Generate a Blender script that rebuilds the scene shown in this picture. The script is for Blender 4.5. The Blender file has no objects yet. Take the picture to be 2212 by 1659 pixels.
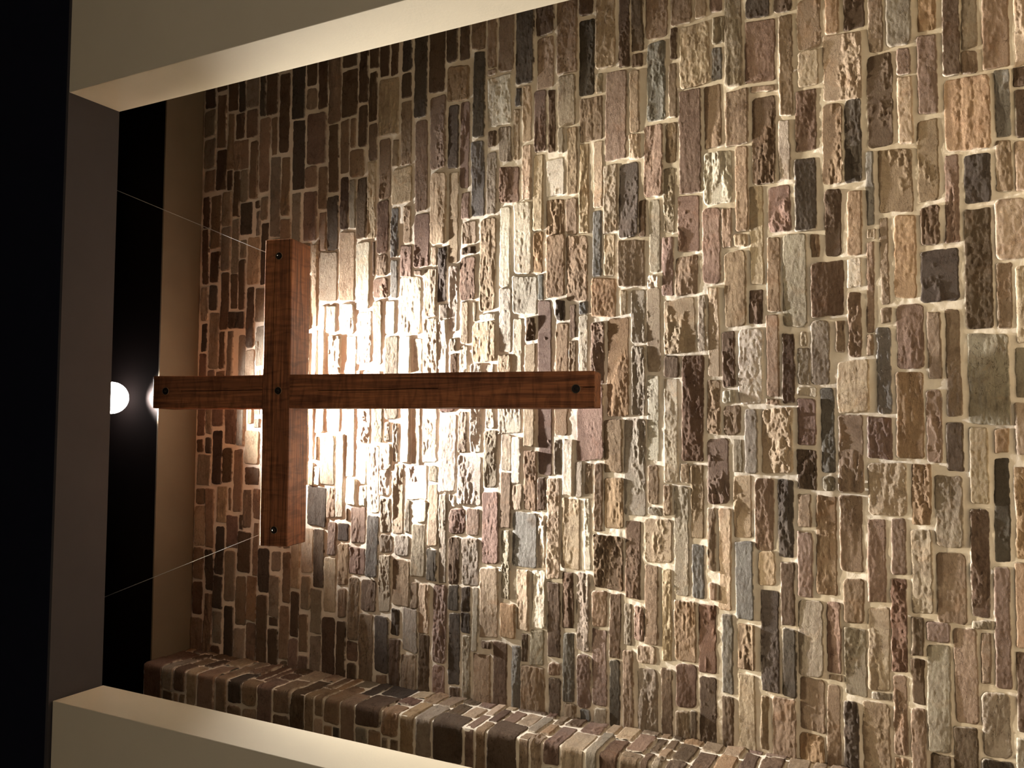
import bpy, math, random
import numpy as np
from mathutils import Matrix, Vector

C = bpy.context.scene.collection
scene = bpy.context.scene

# ------------------------------------------------------------------ camera
# metres; X right along the stone wall, Y towards the wall, Z up, floor at 0
F_PX = 1780.0
def _n(a): a = np.asarray(a, float); return a/np.linalg.norm(a)
UP = _n([(762-829.5)/F_PX, (-2387-1106)/F_PX, 1.0])        # world up seen by the camera (right, down, forward)
XD = _n([0.99873694, 0.00611399, 0.0498713]); XD = _n(XD-UP*XD.dot(UP))
YD = np.cross(UP, XD); YD = YD if YD[2] > 0 else -YD
RW = np.stack([XD, YD, UP])
right, down, fwd = RW@np.array([1., 0, 0]), RW@np.array([0, 1., 0]), RW@np.array([0, 0, 1.])
cam_d = bpy.data.cameras.new('camera'); cam = bpy.data.objects.new('camera', cam_d); C.objects.link(cam)
cm = Matrix.Identity(4)
for i in range(3):
    cm[i][0] = down[i]; cm[i][1] = right[i]; cm[i][2] = -fwd[i]     # the phone was held on its side
cm[2][3] = 1.6
cam.matrix_world = cm
cam_d.sensor_width = 36.0; cam_d.lens = F_PX/2212*36.0; cam_d.clip_start = 0.05
scene.camera = cam

# ------------------------------------------------------------------ world, exposure
w = bpy.data.worlds.new('world'); scene.world = w; w.use_nodes = True
w.node_tree.nodes['Background'].inputs[0].default_value = (0.35, 0.4, 0.6, 1)
w.node_tree.nodes['Background'].inputs[1].default_value = 0.0015
scene.view_settings.view_transform = 'Standard'; scene.view_settings.look = 'None'
scene.view_settings.gamma = 1.0; scene.view_settings.use_curve_mapping = False
scene.view_settings.exposure = 0.5

def light(name, kind, loc, energy, color, target=None, **kw):
    d = bpy.data.lights.new(name, kind); d.energy = energy; d.color = color
    for k, v in kw.items(): setattr(d, k, v)
    o = bpy.data.objects.new(name, d); C.objects.link(o); o.location = loc
    if target is not None:
        o.rotation_euler = (Vector(target)-Vector(loc)).to_track_quat('-Z', 'Y').to_euler()
    return o

LAMP = (0.18, 4.00, 6.90)
spot = light('accent_spot', 'SPOT', (LAMP[0], LAMP[1]+.045, 6.765), 1700, (1.0, 0.95, 0.90), (LAMP[0], 4.20, 4.7),
             spot_size=math.radians(56), spot_blend=0.7, shadow_soft_size=0.045)
spill = light('accent_spill', 'SPOT', (LAMP[0], LAMP[1]+.045, 6.76), 800, (1.0, 0.95, 0.88), (LAMP[0], 4.05, 4.9),
              spot_size=math.radians(92), spot_blend=0.8, shadow_soft_size=0.05)
ROOM_FILL = [(-2.7, -1.6, 2.7), (2.9, -1.4, 2.7), (0.2, -3.6, 2.9)]  # unseen fill lights added behind the camera
room_fills = [light('room_fill', 'POINT', p, 27, (1.0, 0.92, 0.82), shadow_soft_size=0.16) for p in ROOM_FILL]
NICHE_FILL = [(1.6, 3.45, 7.1), (-0.9, 3.45, 7.1)]  # fill lights added out of sight behind the header, for the lower wall
niche_fills = [light('niche_fill', 'SPOT', (p[0], p[1], p[2]-.04), 1350, (1.0, 0.86, 0.62), (p[0]*.9, 3.75, 0.0),
                     spot_size=math.radians(36), spot_blend=.8, shadow_soft_size=0.12) for p in NICHE_FILL]

# ------------------------------------------------------------------ helpers
def vnoise(x, y, seed=0):
    xi = np.floor(x).astype(np.int64); yi = np.floor(y).astype(np.int64)
    fx = x-xi; fy = y-yi; fx = fx*fx*(3-2*fx); fy = fy*fy*(3-2*fy)
    def h(i, j):
        n = (i*374761393 + j*668265263 + seed*1442695041) & 0xffffffff
        n = ((n ^ (n >> 13))*1274126177) & 0xffffffff
        return ((n ^ (n >> 16)) & 0xffff)/65535.0
    a, b, c, d = h(xi, yi), h(xi+1, yi), h(xi, yi+1), h(xi+1, yi+1)
    return (a*(1-fx)+b*fx)*(1-fy)+(c*(1-fx)+d*fx)*fy
def fbm(x, y, seed=0, o=3):
    s = 0; a = 1; t = 0
    for k in range(o):
        s = s+a*vnoise(x*2**k, y*2**k, seed+k*17); t += a; a *= .5
    return s/t
def sstep(x, a, b):
    t = np.clip((x-a)/(b-a), 0, 1); return t*t*(3-2*t)

class NodeMat:
    def __init__(s, name, rough=0.8, spec=0.3):
        s.m = bpy.data.materials.new(name); s.m.use_nodes = True; s.t = s.m.node_tree; s.b = s.t.nodes['Principled BSDF']
        s.b.inputs['Roughness'].default_value = rough; s.b.inputs['Specular IOR Level'].default_value = spec
    def n(s, typ, **kw):
        q = s.t.nodes.new(typ)
        for k, v in kw.items():
            if k in q.inputs.keys(): q.inputs[k].default_value = v
            else: setattr(q, k, v)
        return q
    def l(s, a, b): s.t.links.new(a, b)
    def coords(s, scale):
        tc = s.n('ShaderNodeTexCoord'); mp = s.n('ShaderNodeMapping'); mp.inputs['Scale'].default_value = scale
        s.l(tc.outputs['Object'], mp.inputs['Vector']); return mp.outputs[0]
    def noise(s, vec, scale, detail=4, rough=.6, dist=0):
        q = s.n('ShaderNodeTexNoise'); q.inputs['Scale'].default_value = scale; q.inputs['Detail'].default_value = detail
        q.inputs['Roughness'].default_value = rough; q.inputs['Distortion'].default_value = dist
        s.l(vec, q.inputs['Vector']); return q.outputs['Fac']
    def ramp(s, fac, stops):
        q = s.n('ShaderNodeValToRGB'); e = q.color_ramp.elements
        while len(e) < len(stops): e.new(0.5)
        for k, (p, c) in enumerate(stops): e[k].position = p; e[k].color = (*c, 1) if len(c) == 3 else c
        s.l(fac, q.inputs[0]); return q.outputs[0]
    def mix(s, a, b, fac, mode='MIX'):
        q = s.n('ShaderNodeMix'); q.data_type = 'RGBA'; q.blend_type = mode
        for v, i in ((a, 6), (b, 7), (fac, 0)):
            if hasattr(v, 'links'): s.l(v, q.inputs[i])
            else: q.inputs[i].default_value = (*v, 1) if isinstance(v, tuple) else v
        return q.outputs[2]
    def bump(s, h, strength, dist):
        q = s.n('ShaderNodeBump'); q.inputs['Strength'].default_value = strength; q.inputs['Distance'].default_value = dist
        s.l(h, q.inputs['Height']); s.l(q.outputs[0], s.b.inputs['Normal'])

def lin(r, g, b):
    return tuple(((v/255)/12.92 if v/255 <= .04045 else ((v/255+.055)/1.055)**2.4) for v in (r, g, b))
def plain(name, col, rough=.8, spec=.3, bump=0.0, scale=60, metal=0, var=.06):
    m = NodeMat(name, rough, spec); v = m.coords((1, 1, 1)); f = m.noise(v, 3, 4)
    c = m.ramp(f, [(0.3, tuple(x*(1-var) for x in col)), (0.7, tuple(min(1, x*(1+var)) for x in col))])
    m.l(c, m.b.inputs['Base Color']); m.b.inputs['Metallic'].default_value = metal
    if bump: m.bump(m.noise(v, scale, 3), bump, .002)
    return m.m

# stone: the colour of each stone comes from its own attribute, mottled by noise
def stone_mat():
    m = NodeMat('quarried_stone', .95, .06)
    at = m.n('ShaderNodeAttribute', attribute_name='stone_tint')
    v = m.coords((1, 1, 1)); vs = m.coords((1, 1, 1.7))
    big = m.noise(v, 11, 5, .62, .6); fine = m.noise(vs, 60, 8, .78, .3)
    c = m.mix(at.outputs['Color'], m.ramp(big, [(.30, (.66, .62, .60)), (.48, (.95, .93, .92)), (.66, (1.0, 1.0, .98)), (.8, (1.35, 1.32, 1.25))]), 1.0, 'MULTIPLY')
    c = m.mix(c, m.ramp(fine, [(.30, (.62, .60, .58)), (.5, (1, 1, 1)), (.75, (1.22, 1.2, 1.16))]), .8, 'MULTIPLY')
    rust = m.ramp(m.noise(v, 6.3, 4, .6, 1.2), [(.56, (0, 0, 0)), (.72, (1, 1, 1))])
    c = m.mix(c, m.mix(c, (1.15, .86, .62), 1.0, 'MULTIPLY'), m.mix((0, 0, 0), rust, .3))
    cr = m.noise(m.coords((1, 1, 2.6)), 7.5, 5, .55, .5)
    line = m.ramp(cr, [(.490, (0, 0, 0)), (.4975, (1, 1, 1)), (.505, (0, 0, 0))])
    gate = m.ramp(m.noise(v, 3.1, 2), [(.50, (0, 0, 0)), (.56, (1, 1, 1))])
    crack = m.mix(line, gate, 1.0, 'MULTIPLY')
    c = m.mix(c, m.mix(c, (.22, .18, .16), 1.0, 'MULTIPLY'), crack)
    lim = m.n('ShaderNodeAttribute', attribute_name='lime_smear')
    c = m.mix(c, lin(232, 220, 202), lim.outputs['Fac'])
    m.l(c, m.b.inputs['Base Color'])
    h = m.n('ShaderNodeMath', operation='ADD'); m.l(fine, h.inputs[0])
    h2 = m.noise(vs, 190, 5, .75); hm = m.n('ShaderNodeMath', operation='MULTIPLY'); m.l(h2, hm.inputs[0]); hm.inputs[1].default_value = .5
    m.l(hm.outputs[0], h.inputs[1]); m.bump(h.outputs[0], .9, .009)
    return m.m
def mortar_mat():
    m = NodeMat('lime_mortar', .9, .2); v = m.coords((1, 1, 1))
    c = m.ramp(m.noise(v, 9, 5), [(.3, lin(226, 214, 196)), (.7, lin(244, 236, 222))])
    m.l(c, m.b.inputs['Base Color']); m.bump(m.noise(v, 160, 4, .7), .35, .003)
    return m.m
def wood_mat():
    m = NodeMat('reclaimed_pine', .62, .25)
    v = m.coords((.55, 9, 9)); vf = m.coords((1.3, 60, 60)); v1 = m.coords((1, 1, 1))
    g = m.noise(v, 2.2, 6, .6, 1.6); gf = m.noise(vf, 2.0, 3, .6, .2)
    c = m.ramp(g, [(.28, lin(76, 45, 29)), (.45, lin(118, 74, 48)), (.60, lin(150, 98, 64)), (.8, lin(92, 54, 35))])
    c = m.mix(c, m.ramp(gf, [(.3, (.62, .58, .55)), (.5, (1, 1, 1)), (.72, (1.12, 1.08, 1.04))]), .75, 'MULTIPLY')
    saw = m.noise(m.coords((14, 3.2, 3.2)), 1.6, 3, .5, 1.0)
    c = m.mix(c, m.ramp(saw, [(.38, (.62, .57, .53)), (.56, (1.08, 1.06, 1.04))]), .8, 'MULTIPLY')
    chk = m.ramp(m.noise(m.coords((.8, 34, 34)), 1.5, 2, .4, .5), [(.30, (1, 1, 1)), (.345, (0, 0, 0))])
    c = m.mix(c, lin(45, 22, 12), m.mix((0, 0, 0), chk, .7))
    vo = m.n('ShaderNodeTexVoronoi'); vo.inputs['Scale'].default_value = 2.6; vo.inputs['Randomness'].default_value = 1
    m.l(m.coords((.8, 1, 1)), vo.inputs['Vector'])
    kn = m.ramp(vo.outputs['Distance'], [(.02, (1, 1, 1)), (.05, (0, 0, 0))])
    c = m.mix(c, lin(48, 20, 12), m.mix((0, 0, 0), kn, .85))
    m.l(c, m.b.inputs['Base Color']); m.bump(gf, .8, .004)
    return m.m

M_STONE, M_MORTAR, M_WOOD = stone_mat(), mortar_mat(), wood_mat()
M_CREAM = plain('cream_wall_paint', lin(214, 205, 184), .75, .3, .25, 90, var=.02)
M_BROWN = plain('dark_brown_paint', lin(104, 92, 76), .8, .25, .2, 80)
M_BLACKB = plain('near_black_shaded_brown', lin(15, 10, 9), .95, .04, .2, 80)  # brown soffit paint with the fascia's shade put into a near-black colour
M_GREY = plain('dark_grey_soffit_paint', lin(70, 66, 67), .8, .25, .2, 80)
M_NAVY = plain('near_black_paint', lin(13, 16, 33), .9, .2, .15, 60)
M_IRON = plain('black_iron', (.012, .010, .009), .45, .5, .4, 150, metal=.6)
M_BRASS = plain('worn_washer_rim', lin(110, 84, 58), .5, .5)
M_CABLE = plain('steel_cable', (.6, .59, .57), .45, .5, metal=.6)
M_FLOOR = plain('tan_carpet', lin(176, 160, 140), .95, .1, .5, 300)
M_BOUNCE = plain('pale_bounce_slab', lin(226, 214, 194), .6, .3)  # pale colour of the slab added to bounce light
M_TRIM = plain('white_enamel', (.7, .7, .68), .4, .5)
def glow(name, col, e):
    m = NodeMat(name, .3, .5); m.b.inputs['Emission Color'].default_value = (*col, 1); m.b.inputs['Emission Strength'].default_value = e
    m.b.inputs['Base Color'].default_value = (.8, .8, .8, 1); return m.m
M_GLOBE = glow('lit_frosted_glass', (1, .95, .92), 14); M_WARM = glow('lit_fill_lens', (1, .72, .42), 9)

def mesh_obj(name, verts, faces, mats, parent=None, matidx=None, smooth=True, tint=None, smear=None):
    me = bpy.data.meshes.new(name); verts = np.asarray(verts, np.float32)
    if isinstance(faces, np.ndarray):
        nf = len(faces); me.vertices.add(len(verts)); me.vertices.foreach_set('co', verts.ravel())
        me.loops.add(nf*4); me.loops.foreach_set('vertex_index', faces.astype(np.int32).ravel())
        me.polygons.add(nf); me.polygons.foreach_set('loop_start', np.arange(0, nf*4, 4, dtype=np.int32))
        me.update(calc_edges=True)
    else:
        me.from_pydata([tuple(map(float, v)) for v in verts], [], [tuple(f) for f in faces])
    for m in (mats if isinstance(mats, (list, tuple)) else [mats]): me.materials.append(m)
    if matidx is not None: me.polygons.foreach_set('material_index', np.asarray(matidx, np.int32))
    me.polygons.foreach_set('use_smooth', np.full(len(me.polygons), smooth, bool))
    if tint is not None:
        a = me.color_attributes.new('stone_tint', 'FLOAT_COLOR', 'POINT')
        a.data.foreach_set('color', np.asarray(tint, np.float32).ravel())
    if smear is not None:
        a = me.attributes.new('lime_smear', 'FLOAT', 'POINT'); a.data.foreach_set('value', np.asarray(smear, np.float32))
    me.validate(); me.update()
    o = bpy.data.objects.new(name, me); C.objects.link(o)
    if parent is not None: o.parent = parent
    return o
def boxes(bl):
    V, Fc = [], []
    for (x0, x1, y0, y1, z0, z1) in bl:
        b = len(V)
        V += [(x, y, z) for z in (z0, z1) for y in (y0, y1) for x in (x0, x1)]
        Fc += [tuple(b+i for i in f) for f in ((0, 2, 3, 1), (4, 5, 7, 6), (0, 1, 5, 4), (2, 6, 7, 3), (0, 4, 6, 2), (1, 3, 7, 5))]
    return V, Fc
def structure(name, bl, mat, bevel=0.0):
    V, Fc = boxes(bl); o = mesh_obj(name, V, Fc, mat, smooth=False); o['kind'] = 'structure'
    if bevel:
        b = o.modifiers.new('edge', 'BEVEL'); b.width = bevel; b.segments = 3
    return o
def lathe(prof, n=40, axis='Z'):
    V = []
    for r, z in prof:
        for k in range(n):
            a = 2*math.pi*k/n
            V.append((r*math.cos(a), r*math.sin(a), z) if axis == 'Z' else (r*math.cos(a), z, r*math.sin(a)))
    Fc = [(i*n+k, i*n+(k+1) % n, (i+1)*n+(k+1) % n, (i+1)*n+k) for i in range(len(prof)-1) for k in range(n)]
    return V, Fc
def tube(p0, p1, r, n=8):
    p0, p1 = Vector(p0), Vector(p1); d = (p1-p0).normalized(); a = d.orthogonal().normalized(); b = d.cross(a)
    V = [tuple(p+(a*math.cos(2*math.pi*k/n)+b*math.sin(2*math.pi*k/n))*r) for p in (p0, p1) for k in range(n)]
    Fc = [(k, (k+1) % n, n+(k+1) % n, n+k) for k in range(n)]+[tuple(range(n))[::-1], tuple(range(n, 2*n))]
    return V, Fc
COURSES = """
2420,2685,6450,6557,k;2197,2398,6441,6555,g;1954,2176,6442,6559,g;1768,1930,6434,6539,b;2535,2662,6335,6430,d;2093,2500,6335,6426,b;
1771,2072,6325,6424,d;2362,2685,6221,6316,d;1914,2339,6251,6312,b;2136,2323,6150,6232,d;1898,2119,6102,6241,b;1756,1903,6261,6311,d;
1544,1884,6181,6234,d;1649,1888,6097,6171,g;2336,2702,6138,6202,k;2354,2691,6014,6124,g;2129,2329,6017,6121,b;1660,2093,6007,6082,b;
2266,2671,5944,5987,k;2264,2661,5826,5924,d;1699,2247,5896,5981,b;1959,2235,5827,5872,b;1357,1940,5785,5872,g;1496,1926,5695,5770,b;
2567,2689,5709,5803,d;1965,2547,5710,5799,d;2193,2698,5569,5688,k;1676,2176,5562,5670,k;2414,2690,5465,5553,d;2240,2392,5460,5547,b;
2231,2685,5364,5442,d;1839,2203,5370,5540,r;1678,1825,5447,5553,b;1507,1805,5353,5424,b;2109,2680,5244,5347,b;1619,2089,5254,5330,d;
2483,2686,5107,5233,d;2133,2459,5101,5233,d;1738,2107,5169,5235,b;1911,2108,5111,5151,b;1699,1886,5033,5152,o;1343,1710,5166,5228,d;
1344,1680,5102,5150,g;1264,1682,5008,5086,d;2210,2693,5011,5080,d;1903,2187,5013,5082,d;2434,2690,4920,4998,d;2067,2407,4934,4997,d;
1794,2047,4928,4996,b;1260,1783,4933,4994,t;2357,2688,4838,4910,d;2353,2686,4762,4819,d;1946,2334,4756,4911,t;1518,1927,4816,4905,b;
1724,1905,4751,4793,b;1470,1709,4641,4799,t;2361,2656,4654,4724,k;2180,2347,4655,4730,d;1723,2152,4648,4725,b;2027,2656,4533,4629,k;
1401,2002,4520,4610,r;2176,2643,4395,4509,d;1666,2144,4384,4500,r;1170,1635,4374,4494,t;1039,1619,4282,4349,t;2355,2649,4299,4378,d;
2351,2643,4208,4277,d;2086,2316,4209,4375,o;1650,2062,4286,4362,k;1514,2070,4205,4270,r;2399,2650,4093,4191,b;1825,2376,4094,4174,k;
1316,1797,4093,4183,s;2259,2643,4013,4074,b;2210,2244,4013,4070,b;2213,2635,3890,3993,b;1877,2192,3904,4069,l;1748,1848,4010,4066,d;
1320,1715,4009,4073,g;1642,1863,3902,3992,g;1638,1960,3846,3890,t;1379,1602,3848,3986,r;2115,2627,3753,3874,k;1980,2090,3838,3873,k;
1748,2094,3767,3822,t;1382,1722,3765,3824,t;2391,2617,3617,3734,d;2056,2375,3616,3725,t;1669,2048,3668,3743,r;1654,2034,3607,3649,d;
1187,1649,3684,3748,t;1388,1608,3548,3659,l;2123,2582,3464,3593,b;1799,2109,3474,3584,g;1642,1791,3549,3583,g;1378,1783,3461,3526,b;
2454,2596,3363,3445,d;1964,2424,3352,3448,k;1683,1945,3300,3444,b;1138,1672,3387,3446,t;1282,1673,3301,3356,t;2111,2553,3224,3341,t;
1964,2076,3300,3341,g;2088,2567,3135,3199,d;2169,2520,3051,3121,d;2076,2155,3055,3121,d;2220,2492,2907,3034,b;1743,2197,2922,3027,s;
2268,2445,2770,2886,b;2282,2418,2685,2747,b;2299,2385,2601,2662,r;2078,2258,2854,2890,d;1744,2052,2858,2898,b;1898,2250,2670,2834,t;
2116,2264,2589,2650,g;1911,2094,2600,2654,s;1859,2415,2492,2583,g;2216,2358,2344,2469,k;1858,2194,2319,2474,r;2218,2326,2230,2319,d;
1651,2190,2231,2296,b;2265,2299,2107,2209,t;1989,2255,2089,2204,b;1791,1977,2100,2201,t;1549,2070,3153,3279,r;1693,2055,3076,3132,b;
1540,1679,3070,3133,t;1306,1716,2940,3047,r;1486,1712,2859,2919,b;1087,1454,2870,2932,g;1300,1880,2721,2839,d;1534,1886,2608,2698,b;
1531,1833,2462,2583,b;1802,1830,2324,2445,b;1301,1769,2323,2438,d;1220,1507,2549,2703,l;1056,1520,2465,2532,b;1306,1624,2247,2303,g;
760,1293,2388,2457,t;1029,1278,2247,2359,r;1446,1768,2115,2216,m;1028,1403,2120,2223,k;1126,1523,3210,3293,g;1087,1518,3083,3197,k;
2046,2293,2000,2062,o;2047,2243,1876,1972,d;1684,2035,1896,2077,t;1905,2219,1793,1857,b;1919,2193,1663,1774,g;1767,1897,1669,1729,r;
1415,1753,1663,1728,t;1415,1889,1753,1866,d;1969,2163,1552,1631,o;1548,1939,1552,1636,r;1111,1518,1551,1644,b;1721,2138,1453,1523,d;
1837,2119,1376,1440,g;1718,1821,1382,1443,b;1719,2093,1245,1355,b;1343,1696,1331,1520,o;1383,1702,1250,1306,s;1123,1365,1246,1310,b;
1711,2069,1176,1223,t;1616,1702,1181,1228,d;1371,1593,1185,1225,d;1117,1352,1190,1232,t;1257,1674,1992,2085,b;1250,1678,1901,1976,k;
1020,1395,1845,1878,s;1072,1389,1668,1822,b;899,1326,1468,1526,r;1077,1314,1334,1443,k;876,1226,1998,2079,d;1489,1728,6488,6550,d;
1060,1472,6483,6544,d;781,1029,6483,6544,g;542,754,6486,6541,k;-90,525,6485,6558,r;1323,1724,6368,6465,b;1066,1293,6371,6462,d;855,1041,6385,6460,k;
412,833,6365,6455,g;294,399,6392,6464,r;293,388,6291,6380,b;1485,1742,6260,6355,t;1146,1473,6262,6358,g;700,1129,6268,6345,d;409,684,6297,6345,d;
296,684,6213,6272,g;1120,1523,6177,6245,g;852,1109,6182,6246,d;703,824,6103,6257,k;-157,649,6091,6155,g;1398,1634,6054,6161,k;1227,1358,6105,6163,g;
843,1211,6108,6167,d;1586,1634,5982,6017,d;1382,1559,5971,6007,g;1025,1370,5971,6085,t;555,1001,6015,6078,d;292,534,5999,6084,t;1488,1656,5902,5961,g;
1013,1462,5890,5955,d;742,985,5900,5995,b;421,708,5891,5987,g;291,387,5885,5980,t;1166,1470,5681,5763,b;1075,1650,5591,5667,g;1292,1642,5441,5562,r;
1211,1483,5355,5417,b;921,1336,5774,5863,b;417,895,5762,5850,g;747,1141,5677,5753,t;-212,721,5659,5715,b;657,1046,5489,5649,b;-419,633,5489,5621,b;
1067,1274,5497,5555,b;680,1259,5424,5471,t;284,651,5418,5459,l;1207,1584,5254,5341,k;852,1194,5251,5410,t;280,823,5348,5394,l;636,814,5255,5326,l;
-48,605,5209,5314,l;846,1321,5103,5228,t;615,822,5101,5220,l;-352,597,5079,5157,l;782,1235,4975,5087,l;411,758,4953,5065,l;271,361,5037,5069,l;
274,354,4872,5015,l;1148,1504,4823,4913,m;996,1137,4828,4914,b;847,977,4821,4940,r;400,826,4868,4934,t;1116,1441,4747,4799,s;840,1086,4747,4798,s;
602,823,4762,4837,l;36,582,4732,4834,g;1200,1445,4646,4702,t;973,1182,4634,4726,r;591,967,4561,4726,l;340,574,4634,4725,l;-260,558,4552,4613,l;
1029,1382,4500,4617,r;973,1008,4551,4614,r;1028,1150,4441,4481,t;794,1144,4369,4430,k;705,1008,4442,4531,t;676,770,4349,4410,g;598,1012,4281,4341,l;
-238,682,4432,4532,l;264,670,4363,4422,l;472,546,4286,4333,g;261,450,4280,4327,d;1315,1480,4202,4257,r;1148,1289,4149,4251,t;1081,1126,4152,4254,d;
792,1059,4150,4261,r;517,775,4203,4249,t;99,499,4203,4263,l;650,771,4140,4165,g;714,1297,4006,4118,t;656,692,4003,4115,l;395,639,4006,4168,t;
-168,379,4103,4177,l;-20,376,4010,4071,l;256,430,3892,3985,t;855,1356,3905,3978,l;452,840,3898,3975,l;928,1367,3763,3874,l;924,1173,3684,3750,o;
678,910,3722,3887,l;253,649,3821,3885,l;760,908,3679,3714,s;516,651,3732,3791,d;-123,488,3735,3803,t;1147,1359,3544,3662,b;771,1140,3539,3657,b;
-293,748,3623,3711,r;1135,1353,3461,3528,b;738,1125,3394,3528,b;626,745,3538,3595,k;-57,608,3517,3600,b;522,712,3467,3503,d;244,498,3470,3507,b;
656,725,3390,3441,s;247,649,3390,3448,l;873,1258,3307,3361,s;632,857,3218,3368,o;244,600,3289,3371,r;874,1109,3225,3289,t;1083,1287,3040,3074,d;
870,1282,2955,3016,g;800,1062,3044,3200,b;784,850,2962,3023,l;639,777,3148,3190,t;475,774,3044,3123,g;56,617,3141,3267,o;63,448,3045,3120,g;
307,778,2956,3031,t;-194,281,2964,3028,l;733,1061,2878,2942,r;729,943,2741,2865,b;972,1282,2733,2851,r;783,1195,2616,2712,r;975,1185,2556,2603,b;
974,1037,2473,2544,t;541,945,2481,2593,b;548,729,2397,2464,d;611,1001,2304,2366,b;526,1009,2173,2286,g;407,705,2759,2930,t;416,717,2701,2736,g;
274,757,2626,2685,t;272,389,2848,2934,d;-188,388,2712,2830,m;213,511,2543,2607,d;121,518,2396,2521,l;160,587,2314,2375,b;126,485,2237,2293,d;
421,493,2174,2202,t;222,409,2161,2218,g;878,999,2106,2148,b;569,848,1994,2148,m;220,544,2065,2149,g;-41,249,2624,2691,b;-310,260,2856,2931,l;
876,1201,1902,1970,o;955,996,1843,1876,t;475,931,1850,1882,b;359,465,1857,1889,b;796,1078,1197,1316,t;469,774,1259,1318,b;400,754,1204,1239,t;
146,373,1211,1248,g;474,1048,1337,1447,d;897,1084,1555,1636,d;614,867,1475,1638,k;615,1048,1782,1819,b;641,1050,1659,1755,o;710,855,1908,1974,l;
355,683,1912,1972,b;381,539,1992,2030,b;522,592,1775,1818,b;71,493,1780,1840,s;293,604,1632,1748,r;240,562,1558,1613,b;57,571,1474,1537,b;
21,444,1279,1442,g;77,335,1883,2026,t;-148,270,1638,1757,o;-76,268,6416,6468,g;-19,267,6290,6406,r;-151,286,6165,6276,r;0,282,6008,6048,t;
63,281,5936,5992,t;-29,34,5937,5993,g;-216,-121,6495,6549,d;-223,-106,6411,6465,k;-463,-237,6417,6543,g;-449,-54,6301,6396,k;-432,-185,6194,6293,d;
-643,-192,6094,6179,b;-294,-51,5938,6072,t;-444,-319,5932,6061,d;-607,-490,6464,6554,b;-923,-491,6369,6446,b;-918,-620,6456,6559,t;
-728,-469,6243,6337,t;-639,-474,6198,6221,b;-751,-480,6003,6071,b;-683,-472,5915,5976,b;-767,-667,6079,6107,d;-1110,-759,6259,6344,k;
-907,-676,6128,6237,r;-1072,-786,6000,6112,d;-1091,-713,5928,5972,b;-1160,-932,6465,6562,b;-1234,-940,6362,6433,k;-1295,-934,6146,6249,g;
-1196,-893,5818,5909,k;-1043,-901,5708,5794,g;-1248,-902,5621,5687,b;-1140,-453,5539,5608,t;-1027,-729,5423,5521,t;-1117,-722,5325,5416,d;
-299,243,5831,5914,g;-867,-324,5816,5898,b;-460,258,5725,5807,b;-867,-484,5705,5792,d;-869,-236,5631,5687,b;-247,272,5437,5475,l;
-423,-271,5427,5466,t;-57,270,5348,5427,l;-418,-298,5374,5417,l;-700,-433,5311,5476,k;-414,-77,5245,5366,g;-633,-68,5167,5228,l;-637,-433,5234,5301,t;
-542,-367,5059,5142,l;-891,-668,5219,5294,r;-787,-674,5117,5205,k;-1082,-810,5116,5200,b;-1275,-908,5219,5317,t;-794,-555,4978,5098,r;
-1002,-825,4978,5108,r;-127,264,4953,5027,l;-403,-147,4976,5029,l;-545,-414,4972,5029,l;-118,268,4849,4939,g;-109,13,4787,4828,g;-241,6,4726,4762,g;
-583,-142,4870,4965,l;-297,-133,4784,4863,l;-464,-304,4786,4860,l;-710,-487,4773,4857,g;-709,-260,4679,4761,t;-1006,-606,4872,4961,s;
-838,-725,4761,4853,g;-1227,-858,4770,4861,g;-851,-719,4625,4742,g;-1172,-878,4621,4752,b;-247,264,4636,4700,l;-480,-267,4497,4658,l;
-360,-267,4419,4480,g;-771,-382,4411,4485,t;-421,59,4283,4403,l;81,251,4295,4407,r;-174,81,4204,4267,g;-49,243,3827,3981,l;-699,-490,4623,4663,g;
-626,-489,4495,4579,l;-999,-441,4346,4401,g;-511,-445,4284,4322,l;-497,-195,4101,4268,l;-974,-642,4504,4606,g;-984,-794,4420,4486,k;
-682,-527,4211,4325,r;-682,-521,4111,4198,r;-998,-706,4251,4326,d;-994,-705,4110,4229,g;-380,-38,3991,4078,g;-847,-412,3973,4091,r;
-1294,-876,3977,4095,t;-274,-59,3893,3957,l;-349,-75,3829,3884,l;-625,-288,3891,3962,b;-1048,-643,3897,3951,g;-508,-157,3720,3801,b;
-509,-362,3816,3883,t;-850,-527,3714,3877,s;-1223,-868,3769,3848,t;-1196,-860,3659,3743,l;-504,-311,3658,3708,d;-287,-85,3558,3603,g;
-411,-84,3483,3550,l;-846,-535,3661,3703,l;-898,-316,3567,3646,t;-200,234,3296,3458,r;-414,-215,3425,3469,g;-395,-221,3363,3407,b;
-608,-219,3299,3349,b;-834,-427,3439,3556,t;-832,-425,3374,3410,l;-930,-631,3176,3352,d;-1178,-856,3477,3548,d;-1296,-855,3379,3459,g;
131,191,2544,2606,l;117,142,2310,2378,b;161,203,2129,2220,l;-43,112,2514,2604,b;-245,93,2428,2491,g;-241,96,2251,2404,t;-90,143,2136,2221,r;
-266,33,3180,3288,b;-503,36,3042,3166,g;-583,-299,3176,3288,o;-433,-220,2966,3026,b;-310,-209,2795,2840,b;-493,-327,2896,2936,b;-928,-333,2799,2876,g;
-494,-455,2946,3026,g;-610,-213,2716,2786,b;-416,-66,2578,2693,r;-244,-68,2504,2556,g;-587,-262,2460,2554,t;-646,-270,2348,2440,b;
-674,-276,2250,2325,k;-320,-120,2133,2227,d;-513,-347,2164,2226,b;-968,-537,3073,3161,d;-755,-518,2894,3047,t;-1206,-778,2972,3046,b;
-1289,-789,2895,2948,t;-931,-644,2714,2777,s;-772,-442,2654,2692,b;-978,-442,2570,2634,t;-1016,-611,2456,2546,s;-826,-654,2343,2427,t;
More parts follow.
